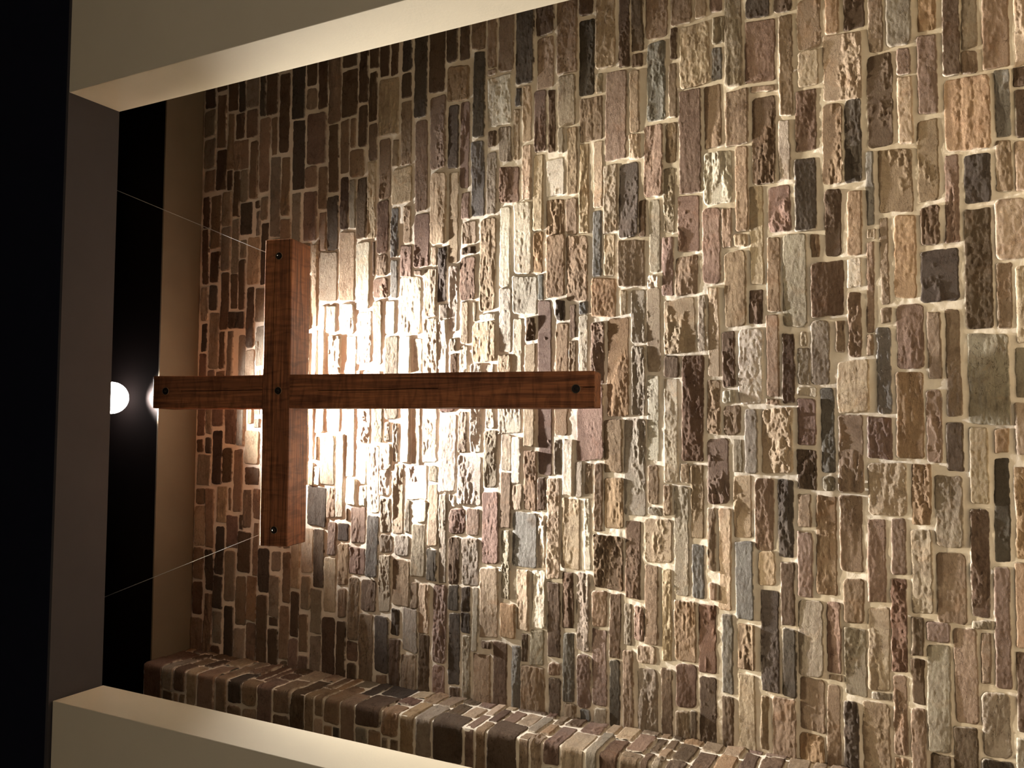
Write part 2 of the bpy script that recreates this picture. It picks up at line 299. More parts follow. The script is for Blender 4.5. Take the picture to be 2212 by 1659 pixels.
-1021,-703,2249,2313,d;-867,-539,2158,2228,r;-230,199,2045,2108,s;-166,183,1562,1625,b;-323,59,1913,2024,b;-321,-253,2048,2101,g;-154,51,1779,1890,r;
-430,-179,1721,1891,t;-472,-176,1613,1696,o;-204,23,1471,1539,d;-354,2,1372,1443,t;-114,-6,1287,1339,o;-118,116,1217,1256,t;-621,-141,1287,1347,k;
-567,-232,1481,1594,g;-885,-386,1376,1448,d;-599,-182,1225,1264,o;-849,-348,2041,2138,o;-719,-346,1921,2024,b;-860,-455,1816,1898,r;
-717,-444,1726,1790,r;-895,-497,1614,1702,g;-925,-599,1473,1593,b;-1199,-645,1296,1356,r;-1004,-623,1234,1270,o;-1425,-1182,6468,6564,d;
-1732,-1452,6464,6572,b;-1734,-1261,6365,6443,b;-1357,-1125,6269,6351,k;-1613,-1383,6267,6348,g;-1749,-1632,6278,6355,d;-1736,-1329,6151,6242,k;
-1453,-1105,6034,6130,b;-1742,-1479,6041,6131,g;-1408,-1101,5935,6018,o;-1739,-1429,5931,6019,b;-1729,-1222,5830,5917,d;-1356,-1077,5717,5809,g;
-1421,-1369,5724,5805,d;-1731,-1446,5724,5810,d;-1638,-1274,5627,5707,b;-1729,-1658,5637,5695,b;-1475,-1169,5540,5611,d;-1733,-1492,5545,5618,r;
-1278,-1053,5442,5519,g;-1568,-1316,5456,5530,b;-1728,-1595,5451,5528,r;-1429,-1135,5343,5429,g;-1733,-1449,5341,5432,g;-1740,-1308,5223,5327,d;
-1298,-1110,5127,5195,b;-1732,-1323,5130,5203,d;-1432,-1027,5023,5102,b;-1575,-1449,5029,5116,r;-1719,-1590,5036,5108,d;-1233,-1032,4885,5003,d;
-1717,-1258,4907,5013,b;-1617,-1255,4778,4889,k;-1699,-1633,4792,4875,b;-1366,-1196,4698,4762,k;-1728,-1389,4690,4771,d;-1176,-1014,4558,4607,b;
-1325,-1019,4469,4548,t;-1454,-1183,4555,4666,g;-1719,-1475,4564,4675,b;-1702,-1332,4465,4543,d;-1494,-1011,4339,4437,r;-1707,-1514,4352,4437,r;
-1156,-1005,4252,4324,k;-1612,-1177,4244,4320,k;-1703,-1629,4237,4313,d;-1154,-1008,4173,4231,k;-1285,-1165,4171,4229,k;-1386,-1005,4114,4151,g;
-1711,-1306,4164,4218,g;-1705,-1401,4022,4143,b;-1362,-1320,4016,4084,d;-1692,-1316,3911,4002,d;-1281,-1080,3858,3957,o;-1699,-1323,3821,3880,s;
-1408,-1244,3772,3811,d;-1417,-1214,3666,3753,g;-1701,-1431,3661,3813,b;-1356,-925,3562,3640,d;-1459,-1392,3561,3635,b;-1699,-1479,3560,3631,d;
-1598,-1207,3473,3539,s;-1716,-1610,3462,3534,b;-1616,-1321,3372,3451,r;-1694,-1628,3372,3436,s;-1145,-948,3274,3359,b;-1588,-1165,3274,3358,r;
-1697,-1607,3274,3344,g;-1309,-952,3190,3253,d;-1702,-1326,3194,3253,k;-1229,-997,3125,3170,g;-1195,-1009,3056,3108,r;-1715,-1261,3116,3174,b;
-1314,-1222,2981,3095,t;-1702,-1348,2976,3089,g;-1708,-1333,2894,2953,d;-1275,-957,2761,2876,b;-1522,-1293,2759,2871,m;-1705,-1547,2802,2872,b;
-1700,-1537,2757,2789,d;-929,-843,2650,2684,b;-1321,-960,2652,2745,m;-1717,-1344,2651,2741,d;-1415,-1001,2563,2621,s;-1705,-1433,2563,2624,d;
-1274,-1042,2452,2539,b;-1710,-1303,2449,2535,t;-1370,-855,2328,2416,k;-1670,-1398,2384,2422,b;-1717,-1395,2250,2361,b;-1382,-1041,2243,2309,k;
-1265,-888,2113,2230,g;-1536,-1275,2108,2223,b;-1698,-1554,2114,2231,o;-974,-756,1918,2014,b;-1185,-741,1729,1795,m;-1232,-883,2030,2093,r;
-1326,-1001,1911,2010,g;-1287,-887,1805,1902,t;-1269,-1243,2027,2087,b;-1758,-1292,2036,2096,b;-1330,-1302,1804,1887,g;-1742,-1363,1954,2018,k;
-1725,-1351,1810,1930,b;-1096,-919,1657,1705,d;-1327,-1115,1654,1711,d;-1689,-1349,1656,1716,b;-1577,-1206,1734,1790,b;-1703,-1599,1733,1791,o;
-1019,-931,1543,1642,r;-1537,-1036,1546,1644,g;-1670,-1551,1554,1633,d;-938,-903,1374,1450,g;-1385,-946,1433,1527,b;-1650,-1404,1440,1534,d;
-1188,-957,1377,1415,b;-1520,-1229,1305,1416,g;-1624,-1535,1295,1421,k;-1387,-1030,1242,1274,d;-1606,-1418,1249,1280,g;
"""
COURSES_OUTER = """
-1718,-1508,2,52,b;-1488,-1238,2,112,k;-1218,-1088,2,52,b;-1068,-818,2,42,t;-798,-668,2,132,d;-648,-338,2,92,g;-318,-148,2,62,b;-128,42,2,62,b;
62,432,2,132,t;452,662,2,132,d;682,892,2,52,t;912,1282,2,112,g;1302,1612,2,42,g;1632,1882,2,112,d;1902,2072,2,52,k;2092,2222,2,62,t;2242,2452,2,42,t;
2472,2782,2,132,d;2802,2942,2,72,t;-1068,-818,62,132,b;1302,1512,62,112,t;1532,1612,62,192,b;2242,2452,62,102,t;-1718,-1508,72,162,k;
-1218,-1088,72,182,b;682,852,72,182,b;1902,2072,72,122,r;-318,-8,82,192,g;2092,2222,82,132,k;2802,2942,92,222,r;-648,-338,112,172,b;
2242,2372,122,182,b;2392,2452,122,252,t;-1488,-1238,132,262,d;872,1122,132,202,d;1142,1392,132,242,d;1412,1512,132,202,b;1632,1842,132,172,t;
1862,2072,142,252,b;-1068,-818,152,222,b;-798,-668,152,222,b;12,222,152,212,k;242,612,152,282,g;2092,2222,152,212,k;2472,2682,152,192,d;
2702,2782,152,192,b;-1718,-1548,182,232,b;-648,-518,192,232,b;-498,-338,192,302,b;1632,1842,192,232,b;-1218,-1088,202,272,d;632,842,202,332,r;
2242,2372,202,252,r;-318,-68,212,302,r;-48,-8,212,342,k;1532,1612,212,252,d;2472,2682,212,322,k;2702,2782,212,282,b;862,1072,222,292,t;
1412,1512,222,312,k;12,182,232,322,r;2092,2222,232,302,t;-1068,-818,242,312,b;-798,-668,242,302,g;2802,2942,242,332,b;-1718,-1508,252,292,b;
-648,-518,252,312,g;1632,1842,252,342,b;1092,1262,262,372,t;1282,1392,262,392,r;1532,1612,272,332,g;1862,2072,272,362,k;2242,2452,272,402,r;
-1488,-1278,282,412,t;-1258,-1088,292,362,b;202,412,302,392,b;432,612,302,432,k;2702,2782,302,352,k;-1718,-1588,312,402,b;-1568,-1508,312,362,t;
862,992,312,362,b;1012,1072,312,382,t;-798,-668,322,362,d;-498,-368,322,372,d;-348,-138,322,362,b;-118,-68,322,362,b;2092,2222,322,432,b;
-1068,-898,332,442,r;-878,-818,332,382,b;-648,-518,332,422,b;1412,1512,332,442,b;12,182,342,432,b;2472,2682,342,392,k;632,762,352,442,r;
782,842,352,402,t;1532,1612,352,442,t;2802,2942,352,482,g;-48,-8,362,412,b;1632,1762,362,432,t;1782,1842,362,472,t;2702,2782,372,502,b;
-1568,-1508,382,432,b;-1258,-1088,382,432,b;-798,-668,382,452,b;-348,-98,382,512,r;862,992,382,472,b;1862,2072,382,452,g;-498,-368,392,452,r;
1092,1262,392,442,t;-878,-818,402,532,g;1012,1072,402,442,b;202,332,412,472,b;352,412,412,522,k;1282,1392,412,502,d;2472,2642,412,452,b;
-1718,-1588,422,512,b;782,842,422,512,b;2242,2452,422,462,b;-1488,-1278,432,562,r;-78,-8,432,542,r;-648,-518,442,572,t;-1568,-1508,452,522,b;
-1258,-1128,452,502,k;12,182,452,512,d;432,612,452,512,b;1632,1762,452,492,t;2092,2222,452,542,b;-1108,-938,462,572,t;632,762,462,572,b;
1012,1262,462,532,d;1412,1542,462,512,d;1562,1612,462,552,b;-798,-668,472,582,b;-498,-368,472,602,d;1862,1992,472,532,g;2012,2072,472,582,g;
2472,2642,472,522,d;2242,2412,482,522,b;202,332,492,552,g;862,992,492,582,g;1782,1842,492,562,b;2802,2942,502,572,b;1632,1762,512,562,g;
-1258,-1128,522,572,g;1282,1392,522,592,b;2662,2782,522,572,g;-1718,-1588,532,622,g;-348,-98,532,642,g;12,182,532,592,g;432,562,532,622,b;
782,842,532,572,d;1412,1542,532,582,b;-1568,-1508,542,652,b;352,412,542,612,d;2242,2452,542,592,r;2472,2602,542,582,g;-918,-818,552,622,b;
1012,1182,552,602,d;1202,1262,552,662,b;1862,1992,552,592,b;-78,-8,562,602,g;2092,2222,562,672,b;202,332,572,632,g;1562,1612,572,662,b;
-1488,-1278,582,652,g;1632,1802,582,652,k;-1258,-948,592,702,k;-648,-518,592,652,t;582,792,592,642,t;2622,2792,592,632,g;2812,2942,592,702,b;
-798,-668,602,672,t;812,992,602,642,b;1412,1542,602,642,b;2012,2072,602,652,k;2472,2602,602,712,t;12,142,612,702,g;1282,1392,612,652,b;
1822,1992,612,682,b;2242,2412,612,702,g;-498,-368,622,682,b;-78,-8,622,752,d;1012,1182,622,662,b;352,412,632,702,g;-1718,-1588,642,772,b;
-928,-818,642,772,r;432,562,642,702,b;162,332,652,742,d;2622,2792,652,712,k;-348,-98,662,732,b;582,712,662,732,r;732,942,662,792,k;
1412,1542,662,722,k;-1568,-1318,672,782,g;-648,-518,672,742,b;1282,1392,672,732,b;1632,1802,672,712,g;2012,2072,672,722,g;962,1262,682,792,d;
1562,1612,682,732,b;-798,-668,692,782,g;2092,2222,692,752,r;-498,-368,702,742,b;1822,1992,702,832,b;-1298,-988,722,792,r;12,142,722,832,k;
352,562,722,852,g;2242,2452,722,812,d;2812,2942,722,852,t;1632,1802,732,822,t;2472,2792,732,862,b;1412,1542,742,872,b;2012,2072,742,852,d;
-348,-218,752,792,k;-198,-98,752,862,b;582,712,752,812,d;1282,1392,752,882,b;1562,1612,752,882,r;-648,-368,762,822,b;162,332,762,872,g;
-78,-8,772,902,g;2092,2222,772,882,d;-1718,-1588,792,842,b;-968,-818,792,922,r;-1568,-1318,802,932,k;-798,-668,802,862,b;-1298,-1048,812,942,k;
-1028,-988,812,872,b;-348,-218,812,852,t;732,982,812,922,k;1002,1252,812,922,b;582,712,832,892,b;2242,2452,832,922,b;-648,-398,842,892,b;
1632,1802,842,882,d;12,142,852,902,k;1822,1992,852,962,k;-1718,-1588,862,922,t;-378,-248,872,982,b;352,482,872,1002,k;502,562,872,932,b;
2012,2072,872,922,b;2812,2942,872,982,r;-798,-668,882,952,d;-228,-98,882,942,g;2472,2782,882,952,b;-1028,-988,892,962,b;162,332,892,942,r;
1412,1542,892,952,k;1272,1392,902,992,g;1562,1802,902,1032,b;2092,2222,902,1032,b;-648,-398,912,972,b;582,712,912,952,b;-78,142,922,1032,t;
-1718,-1588,942,1032,d;-968,-838,942,1072,r;732,902,942,1012,b;922,1092,942,982,r;1112,1252,942,1072,k;2012,2072,942,1072,g;2242,2452,942,1002,k;
-1568,-1438,952,1002,g;-1418,-1318,952,1012,t;502,562,952,992,b;-1298,-1088,962,1032,b;-228,-98,962,1072,r;162,332,962,1032,k;-818,-668,972,1032,t;
582,712,972,1082,b;1412,1542,972,1042,d;2472,2792,972,1032,r;-1068,-988,982,1042,k;1822,1992,982,1112,g;-648,-438,992,1032,k;-418,-248,1002,1052,g;
922,1052,1002,1092,t;2812,2942,1002,1052,r;502,562,1012,1062,t;1272,1392,1012,1082,d;-1568,-1438,1022,1092,k;352,482,1022,1112,b;
2242,2452,1022,1082,b;-1418,-1318,1032,1072,b;732,902,1032,1102,b;-1718,-1588,1052,1122,k;-1298,-1128,1052,1102,g;-818,-448,1052,1162,b;
-78,92,1052,1102,k;112,332,1052,1102,r;1572,1782,1052,1142,b;2092,2222,1052,1102,r;2472,2602,1052,1162,b;2622,2792,1052,1112,t;-1108,-988,1062,1112,b;
1412,1542,1062,1152,g;-428,-258,1072,1122,b;2812,2942,1072,1132,t;502,562,1082,1152,b;-1418,-1318,1092,1202,b;-968,-838,1092,1182,k;
-238,-148,1092,1202,b;1072,1252,1092,1132,k;2012,2072,1092,1132,r;582,712,1102,1182,d;1272,1392,1102,1162,b;2242,2452,1102,1162,g;
-1568,-1438,1112,1182,b;922,1052,1112,1152,r;-1298,-1128,1122,1172,k;-128,42,1122,1162,b;62,122,1122,1192,b;142,332,1122,1182,b;732,772,1122,1182,b;
792,902,1122,1172,b;2092,2222,1122,1172,t;-1108,-988,1132,1182,t;352,482,1132,1182,b;1802,1992,1132,1152,b;2622,2792,1132,1202,k;
-1718,-1628,1142,1272,r;-428,-258,1142,1202,k;2812,2942,1152,1282,b;-818,-628,1182,1212,b;-608,-448,1182,1202,b;2242,2552,1182,1312,b;
-1298,-1128,1192,1212,k;2092,2222,1192,1222,g;-1608,-1438,1202,1222,k;2572,2742,1222,1332,k;2112,2222,1242,1352,b;-1718,-1648,1292,1352,b;
2762,2942,1302,1362,g;2242,2412,1332,1422,t;2432,2552,1332,1442,t;2572,2742,1352,1412,t;-1718,-1648,1372,1412,b;2142,2222,1372,1422,d;
2762,2932,1382,1472,r;-1718,-1678,1432,1482,b;2572,2742,1432,1522,b;2162,2332,1442,1512,b;2352,2412,1442,1502,b;2432,2552,1462,1552,b;
2762,2932,1492,1602,b;2352,2412,1522,1652,k;2182,2332,1532,1622,g;2572,2702,1542,1672,b;2432,2552,1572,1682,b;2722,2942,1622,1752,d;
2212,2332,1642,1712,k;2352,2412,1672,1742,t;2572,2702,1692,1752,b;2432,2552,1702,1752,r;2212,2332,1732,1762,t;2352,2412,1762,1852,b;
2432,2742,1772,1902,d;2762,2942,1772,1832,t;2242,2332,1782,1822,b;2262,2332,1842,1932,d;2762,2942,1852,1982,d;2352,2412,1872,1922,d;
2432,2602,1922,1992,b;2622,2742,1922,1982,t;2352,2412,1942,2032,k;2262,2332,1952,1972,r;2622,2932,2002,2072,k;2432,2602,2012,2062,g;
2312,2412,2052,2082,b;2432,2602,2082,2152,b;2622,2872,2092,2182,r;2892,2942,2092,2162,b;2322,2412,2102,2202,b;2432,2602,2172,2302,g;
2892,2942,2182,2232,b;2622,2872,2202,2312,b;2352,2412,2222,2282,b;2892,2942,2252,2342,b;2382,2512,2322,2412,b;2532,2602,2322,2452,b;
2622,2872,2332,2372,b;2892,2942,2362,2422,b;2622,2752,2392,2432,t;2772,2872,2392,2442,b;2382,2512,2432,2462,b;2892,2942,2442,2492,b;
2622,2752,2452,2542,b;2772,2872,2462,2572,b;2532,2602,2472,2532,d;2432,2512,2482,2552,d;2892,2942,2512,2562,t;2532,2602,2552,2682,g;
2622,2752,2562,2672,g;2432,2512,2572,2662,g;2892,2942,2582,2692,b;2772,2872,2592,2632,r;2772,2872,2652,2692,d;2442,2512,2682,2742,r;
2622,2752,2692,2732,r;2532,2602,2702,2762,b;2772,2902,2712,2782,b;2622,2752,2752,2862,r;2462,2512,2762,2802,r;2532,2602,2782,2832,g;
2772,2942,2802,2912,b;2462,2512,2822,2882,b;2532,2602,2852,2912,b;2622,2752,2882,2922,g;2512,2602,2932,2992,b;2772,2942,2932,3042,b;
2622,2752,2942,3012,t;2542,2602,3012,3062,b;2622,2752,3032,3122,t;2772,2942,3062,3152,d;2542,2602,3082,3112,k;2592,2722,3142,3272,d;
2742,2942,3172,3282,d;2572,2722,3292,3332,b;2742,2942,3302,3362,d;2622,2722,3352,3412,d;2742,2942,3382,3492,b;2622,2722,3432,3472,b;
2602,2722,3492,3592,b;2742,2942,3512,3622,t;2642,2722,3612,3682,k;2742,2912,3642,3772,r;2642,2722,3702,3722,d;2652,2722,3742,3802,d;
2742,2872,3792,3862,b;2892,2942,3792,3922,b;2652,2722,3822,3932,k;2742,2872,3882,3992,d;2892,2942,3942,4032,r;2652,2722,3952,3982,b;
2662,2722,4002,4052,b;2742,2872,4012,4062,t;2892,2942,4052,4122,t;2672,2722,4072,4182,g;2742,2872,4082,4172,r;2892,2942,4142,4182,t;
2742,2872,4192,4232,t;2672,2722,4202,4262,r;2892,2942,4202,4252,b;2742,2872,4252,4342,t;2892,2942,4272,4402,d;2672,2722,4282,4392,r;
2742,2872,4362,4452,r;2662,2722,4412,4482,d;2892,2942,4422,4462,k;2742,2872,4472,4542,d;2892,2942,4482,4612,k;2682,2722,4502,4632,b;
2742,2872,4562,4692,b;2892,2942,4632,4742,d;2682,2722,4652,4732,b;2742,2872,4712,4842,b;2892,2942,4762,4872,b;2712,2842,4862,4972,d;
2862,2942,4892,4952,k;1002,1232,4932,4952,d;2862,2942,4972,5082,b;2712,2842,4992,5082,b;2712,2942,5102,5212,g;-648,-568,5122,5142,b;
2712,2882,5232,5362,b;2702,2942,5382,5422,g;-248,-88,5392,5412,b;2712,2842,5442,5482,k;2862,2942,5442,5552,t;2712,2842,5502,5542,r;
2722,2842,5562,5632,d;2862,2942,5572,5662,d;2722,2842,5652,5702,d;2862,2942,5682,5742,b;2712,2842,5722,5852,k;282,392,5732,5772,b;
2862,2942,5762,5812,t;282,392,5792,5862,k;2862,2942,5832,5872,g;2682,2842,5872,5922,k;2862,2942,5892,5982,b;2692,2822,5942,5992,k;
2842,2942,6002,6052,b;2712,2822,6012,6052,b;2712,2842,6072,6112,b;2862,2942,6072,6182,r;2722,2842,6132,6242,g;2862,2942,6202,6292,b;
2702,2842,6262,6302,b;2862,2942,6312,6352,k;2702,2842,6322,6452,k;2862,2942,6372,6482,k;2702,2842,6472,6562,g;2862,2942,6502,6562,k;
"""
# ------------------------------------------------------------------ stonework
WALL_Y = 4.5; PX = -1.705; PY = 4.09; STONE_TOP = 6.575
TINT = {'t': (180, 160, 136), 'b': (146, 124, 103), 'd': (104, 86, 72), 'g': (150, 140, 126), 'k': (88, 80, 74), 'r': (138, 114, 103),
        'o': (162, 133, 103), 'l': (206, 198, 184), 's': (118, 117, 115), 'm': (118, 92, 80)}
rng = np.random.default_rng(11)

class Relief:
    def __init__(s): s.V, s.F, s.T, s.L, s.n = [], [], [], [], 0
    def add(s, P, tint, smear=0.0):
        s.L.append(np.broadcast_to(smear, P.shape[:2]).reshape(-1))
        a, b = P.shape[:2]; idx = np.arange(a*b).reshape(a, b)+s.n
        q = np.stack([idx[:-1, :-1], idx[1:, :-1], idx[1:, 1:], idx[:-1, 1:]], -1).reshape(-1, 4)
        s.V.append(P.reshape(-1, 3)); s.F.append(q); s.T.append(np.tile(np.array([*tint, 1.0]), (a*b, 1))); s.n += a*b

def stone_height(U, Z, u0, u1, z0, z1, seed):
    r = np.random.default_rng(seed)
    cu, cz = (u0+u1)/2, (z0+z1)/2; hw, hh = (u1-u0)/2, (z1-z0)/2
    rr = min(hw, hh, .05)*r.uniform(.12, .5)
    wob = (fbm(U/.045, Z/.045, seed, 4)-.5)*.013
    sl = r.uniform(-.10, .10)                                   # slanted ends
    du = np.abs(U-cu-sl*(Z-cz))-(hw-rr); dz = np.abs(Z-cz-r.uniform(-.012, .012)*(U-cu))-(hh-rr)
    d = .0060+rr-(np.hypot(np.maximum(du, 0), np.maximum(dz, 0))+np.minimum(np.maximum(du, dz), 0))+wob
    H = r.uniform(.0185, .027)
    rough = r.choice([.12, .35, .8], p=[.42, .35, .23])
    sx = r.choice([.16, .07]); strata = fbm(U/sx+r.uniform(0, 9)+Z*r.uniform(-6, 6), Z/.026+r.uniform(0, 9), seed+5, 4)
    k = r.uniform(3, 6); q = strata*k; st = (np.floor(q)+sstep(q-np.floor(q), .42, .58))/k   # split ledges
    fac = np.full(U.shape, 1.0)                                  # cleft facets
    for _ in range(int(r.integers(3, 8))):
        g = r.uniform(-.28, .28, 2)*np.array([.45, 1.0]); px, pz = r.uniform(u0, u1), r.uniform(z0, z1)
        fac = np.minimum(fac, r.uniform(.002, .010)+(U-px)*g[0]+(Z-pz)*g[1])
    fac = np.clip(fac, -.014, .012)
    n1 = fbm(U/.045, Z/.020, seed+9, 5); rid = np.abs(2*n1-1)
    n2 = fbm(U/.018, Z/.009, seed+31, 3)
    face = H+rough*((st-.5)*.020+fac*.8-rid*.0075+.001+(n2-.5)*.0042)+(U-cu)*r.uniform(-.03, .03)+(Z-cz)*r.uniform(-.09, .09)
    face += (n2-.5)*.0015
    edge = r.uniform(.004, .009)
    sm = (1-sstep(d, .0015, .0055))*sstep(fbm(U/.03, Z/.03, seed+41, 2), .25, .45)
    return sstep(d, -.003, edge)*np.maximum(face, .0165)-.004*(1-sstep(d, -.006, 0.0)), r, sm

def lines(a, b, step):
    n = max(3, int(math.ceil((b-a)/step))+1); return np.linspace(a, b, n)

def flat(U, Z, H): return np.stack([U, WALL_Y-H, Z], -1)
def wrap(U, Z, H):                                               # u<0 on the front of the pier, u>0 on its side
    rc = .012; t = sstep(U, -rc, rc)*math.pi/2
    bx = np.where(U < 0, PX+U, PX); by = np.where(U < 0, PY, PY+U)
    return np.stack([bx+np.sin(t)*H, by-np.cos(t)*H, Z], -1)

def lay(rel, mapf, st, seed, step=.0048):
    u0, u1, z0, z1, c = st
    U, Z = np.meshgrid(lines(u0-.006, u1+.006, step), lines(z0-.006, z1+.006, step), indexing='ij')
    H, r, sm = stone_height(U, Z, u0, u1, z0, z1, seed)
    base = np.array(lin(*TINT[c])); base = (base*.70+base.mean()*.30*np.array([1.13, .97, .80]))*1.2*r.uniform(.86, 1.14)*np.array([r.uniform(.96, 1.04), 1, r.uniform(.94, 1.05)])
    rel.add(mapf(U, Z, H), base, sm)

def mortar(rel, mapf, u0, u1, z0, z1, step, seed):
    U, Z = np.meshgrid(lines(u0, u1, step), lines(z0, z1, step), indexing='ij')
    H = .0128+(fbm(U/.09, Z/.09, seed, 3)-.5)*.006+(fbm(U/.02, Z/.02, seed+3, 2)-.5)*.003
    rel.add(mapf(U, Z, H), (1, 1, 1))

def finish(name, stones, mort):
    V = np.concatenate(stones.V+mort.V); nf = sum(len(f) for f in stones.F)
    Fm = [f+stones.n for f in mort.F]; Fa = np.concatenate(stones.F+Fm); T = np.concatenate(stones.T+mort.T); Lm = np.concatenate(stones.L+mort.L)
    mi = np.zeros(len(Fa), np.int32); mi[nf:] = 1
    o = mesh_obj(name, V, Fa, [M_STONE, M_MORTAR], matidx=mi, tint=T, smear=Lm); o['kind'] = 'structure'; return o

def parse(t):
    out = []
    for s in t.replace('\n', '').split(';'):
        if s:
            a = s.split(','); out.append([int(v)/1000 for v in a[:4]]+[a[4]])
    return out

S, Mo = Relief(), Relief()
for i, st in enumerate(parse(COURSES)): lay(S, flat, st, 1000+i)
for i, st in enumerate(parse(COURSES_OUTER)): lay(S, flat, st, 5000+i, .009)
mortar(Mo, flat, -1.75, 2.97, 1.1, STONE_TOP, .008, 77)
mortar(Mo, flat, -1.75, 2.97, 0.0, 1.1, .03, 77)
finish('wall_back', S, Mo)

# the stone pier at the left end: quoins wrap its corner
QP = [319, 355.5, 379.5, 405.5, 429, 469, 495, 527, 559.5, 592, 632, 662, 682.5, 703.5, 739, 770.5, 828, 865.5, 899, 937, 1004.5, 1028, 1053, 1121, 1147, 1174, 1213, 1264.5, 1294]
def row_z(px):                                                   # height of a joint on the pier corner
    u = 1659-(1440+(px-325)*.198); r = RW@np.array([(u-829.5)/F_PX, (px-1106)/F_PX, 1.0]); return 1.6+r[2]*PY/r[1]
zs = [row_z(p) for p in QP]; zs[0] = STONE_TOP
while zs[-1] > 0.05: zs.append(zs[-1]-random.Random(len(zs)).uniform(.06, .15))
S2, M2 = Relief(), Relief(); pal = 'bbdrgbdtkbom'
rd = random.Random(5)
for i in range(len(zs)-1):
    z1, z0 = zs[i]-.0095, max(zs[i+1]+.0095, .005)
    if z0 >= z1-.015: continue
    fl = rd.choice([.09, .12, .20, .30, .42]); sl = rd.choice([.07, .11, .15, .2, .25])
    lay(S2, wrap, (-fl, sl, z0, z1, rd.choice(pal)), 9000+i, .006)
    u = sl+.022                                                   # the rest of the course on the side face
    while u < .40:
        e = min(.415, u+rd.uniform(.09, .26));  e = .415 if .415-e < .07 else e
        if z1-z0 > .11 and rd.random() < .6:
            zm = z0+(z1-z0)*rd.uniform(.35, .65)
            lay(S2, wrap, (u, e, z0, zm-.009, rd.choice(pal)), 9100+i*7, .006); lay(S2, wrap, (u, e, zm+.009, z1, rd.choice(pal)), 9300+i*7, .006)
        else: lay(S2, wrap, (u, e, z0, z1, rd.choice(pal)), 9500+i*7+int(u*50), .006)
        u = e+.022
    u = -fl-.022
    while u > -.62:
        e = max(-.64, u-rd.uniform(.08, .34))
        if z1-z0 > .09 and rd.random() < .55:
            zm = z0+(z1-z0)*rd.uniform(.4, .6)
            lay(S2, wrap, (e, u, z0, zm-.009, rd.choice(pal)), 9700+i*7, .007); lay(S2, wrap, (e, u, zm+.009, z1, rd.choice(pal)), 9800+i*7, .007)
        else: lay(S2, wrap, (e, u, z0, z1, rd.choice(pal)), 9900+i*7+int(-u*50), .007)
        u = e-.022
us = np.concatenate([lines(-.66, -.016, .01)[:-1], np.linspace(-.016, .016, 9), lines(.016, .43, .01)[1:]])
U, Z = np.meshgrid(us, lines(0, STONE_TOP, .009), indexing='ij')
M2.add(wrap(U, Z, .0135+(fbm(U/.09, Z/.09, 5, 3)-.5)*.009), (1, 1, 1))
finish('wall_left', S2, M2)

# ------------------------------------------------------------------ the room around it
structure('wall_front_right', [(1.718, 6.0, 2.70, 3.00, 0, 5.581)], M_CREAM, .004)
structure('wall_front_left', [(-5.6, -1.400, 2.715, 3.00, 0, 5.571)], M_CREAM, .004)
structure('trim_1', [(-5.6, 6.0, 2.70, 3.00, 5.581, 5.60)], M_GREY)                      # soffit board of the header
structure('wall_front_upper', [(-5.6, 6.0, 2.70, 3.00, 5.60, 7.6)], M_NAVY)
structure('trim_2', [(-2.4, 2.97, 4.14, 4.60, STONE_TOP, STONE_TOP+.012)], M_BROWN)       # soffit over the stone
structure('wall_back_upper', [(-2.4, 2.97, 4.14, 4.60, STONE_TOP+.012, 7.1)], M_BLACKB)  # same brown as the soffit, its shade put into the colour
structure('ceiling_niche', [(-2.4, 3.0, 3.0, 4.14, 7.1, 7.15)], M_BLACKB)
structure('wall_right_niche', [(2.97, 3.05, 3.0, 4.6, 0, 7.1)], M_BROWN)
structure('wall_left_niche', [(-2.42, -2.34, 3.0, 4.6, 0, 7.1)], M_BROWN)
structure('floor', [(-5.6, 6.0, -5.0, 4.6, -.05, 0)], M_FLOOR)
structure('floor_bounce', [(-2.34, 2.97, 2.6, 4.46, 0, .18)], M_BOUNCE, .01)  # unseen slab, added to bounce light up onto the wall
structure('ceiling', [(-5.6, 6.0, -5.0, 2.70, 7.0, 7.05)], M_NAVY)
structure('wall_left_room', [(-5.65, -5.6, -5.0, 3.0, 0, 7.0)], M_CREAM)
structure('wall_right_room', [(6.0, 6.05, -5.0, 3.0, 0, 7.0)], M_CREAM)
structure('wall_rear_room', [(-5.6, 6.0, -5.05, -5.0, 0, 7.0)], M_CREAM)

# ------------------------------------------------------------------ the cross
def empty(name, loc, label=None, cat=None, group=None):
    o = bpy.data.objects.new(name, None); C.objects.link(o); o.location = loc; o.empty_display_size = .1
    if label: o['label'] = label; o['category'] = cat
    if group: o['group'] = group
    return o

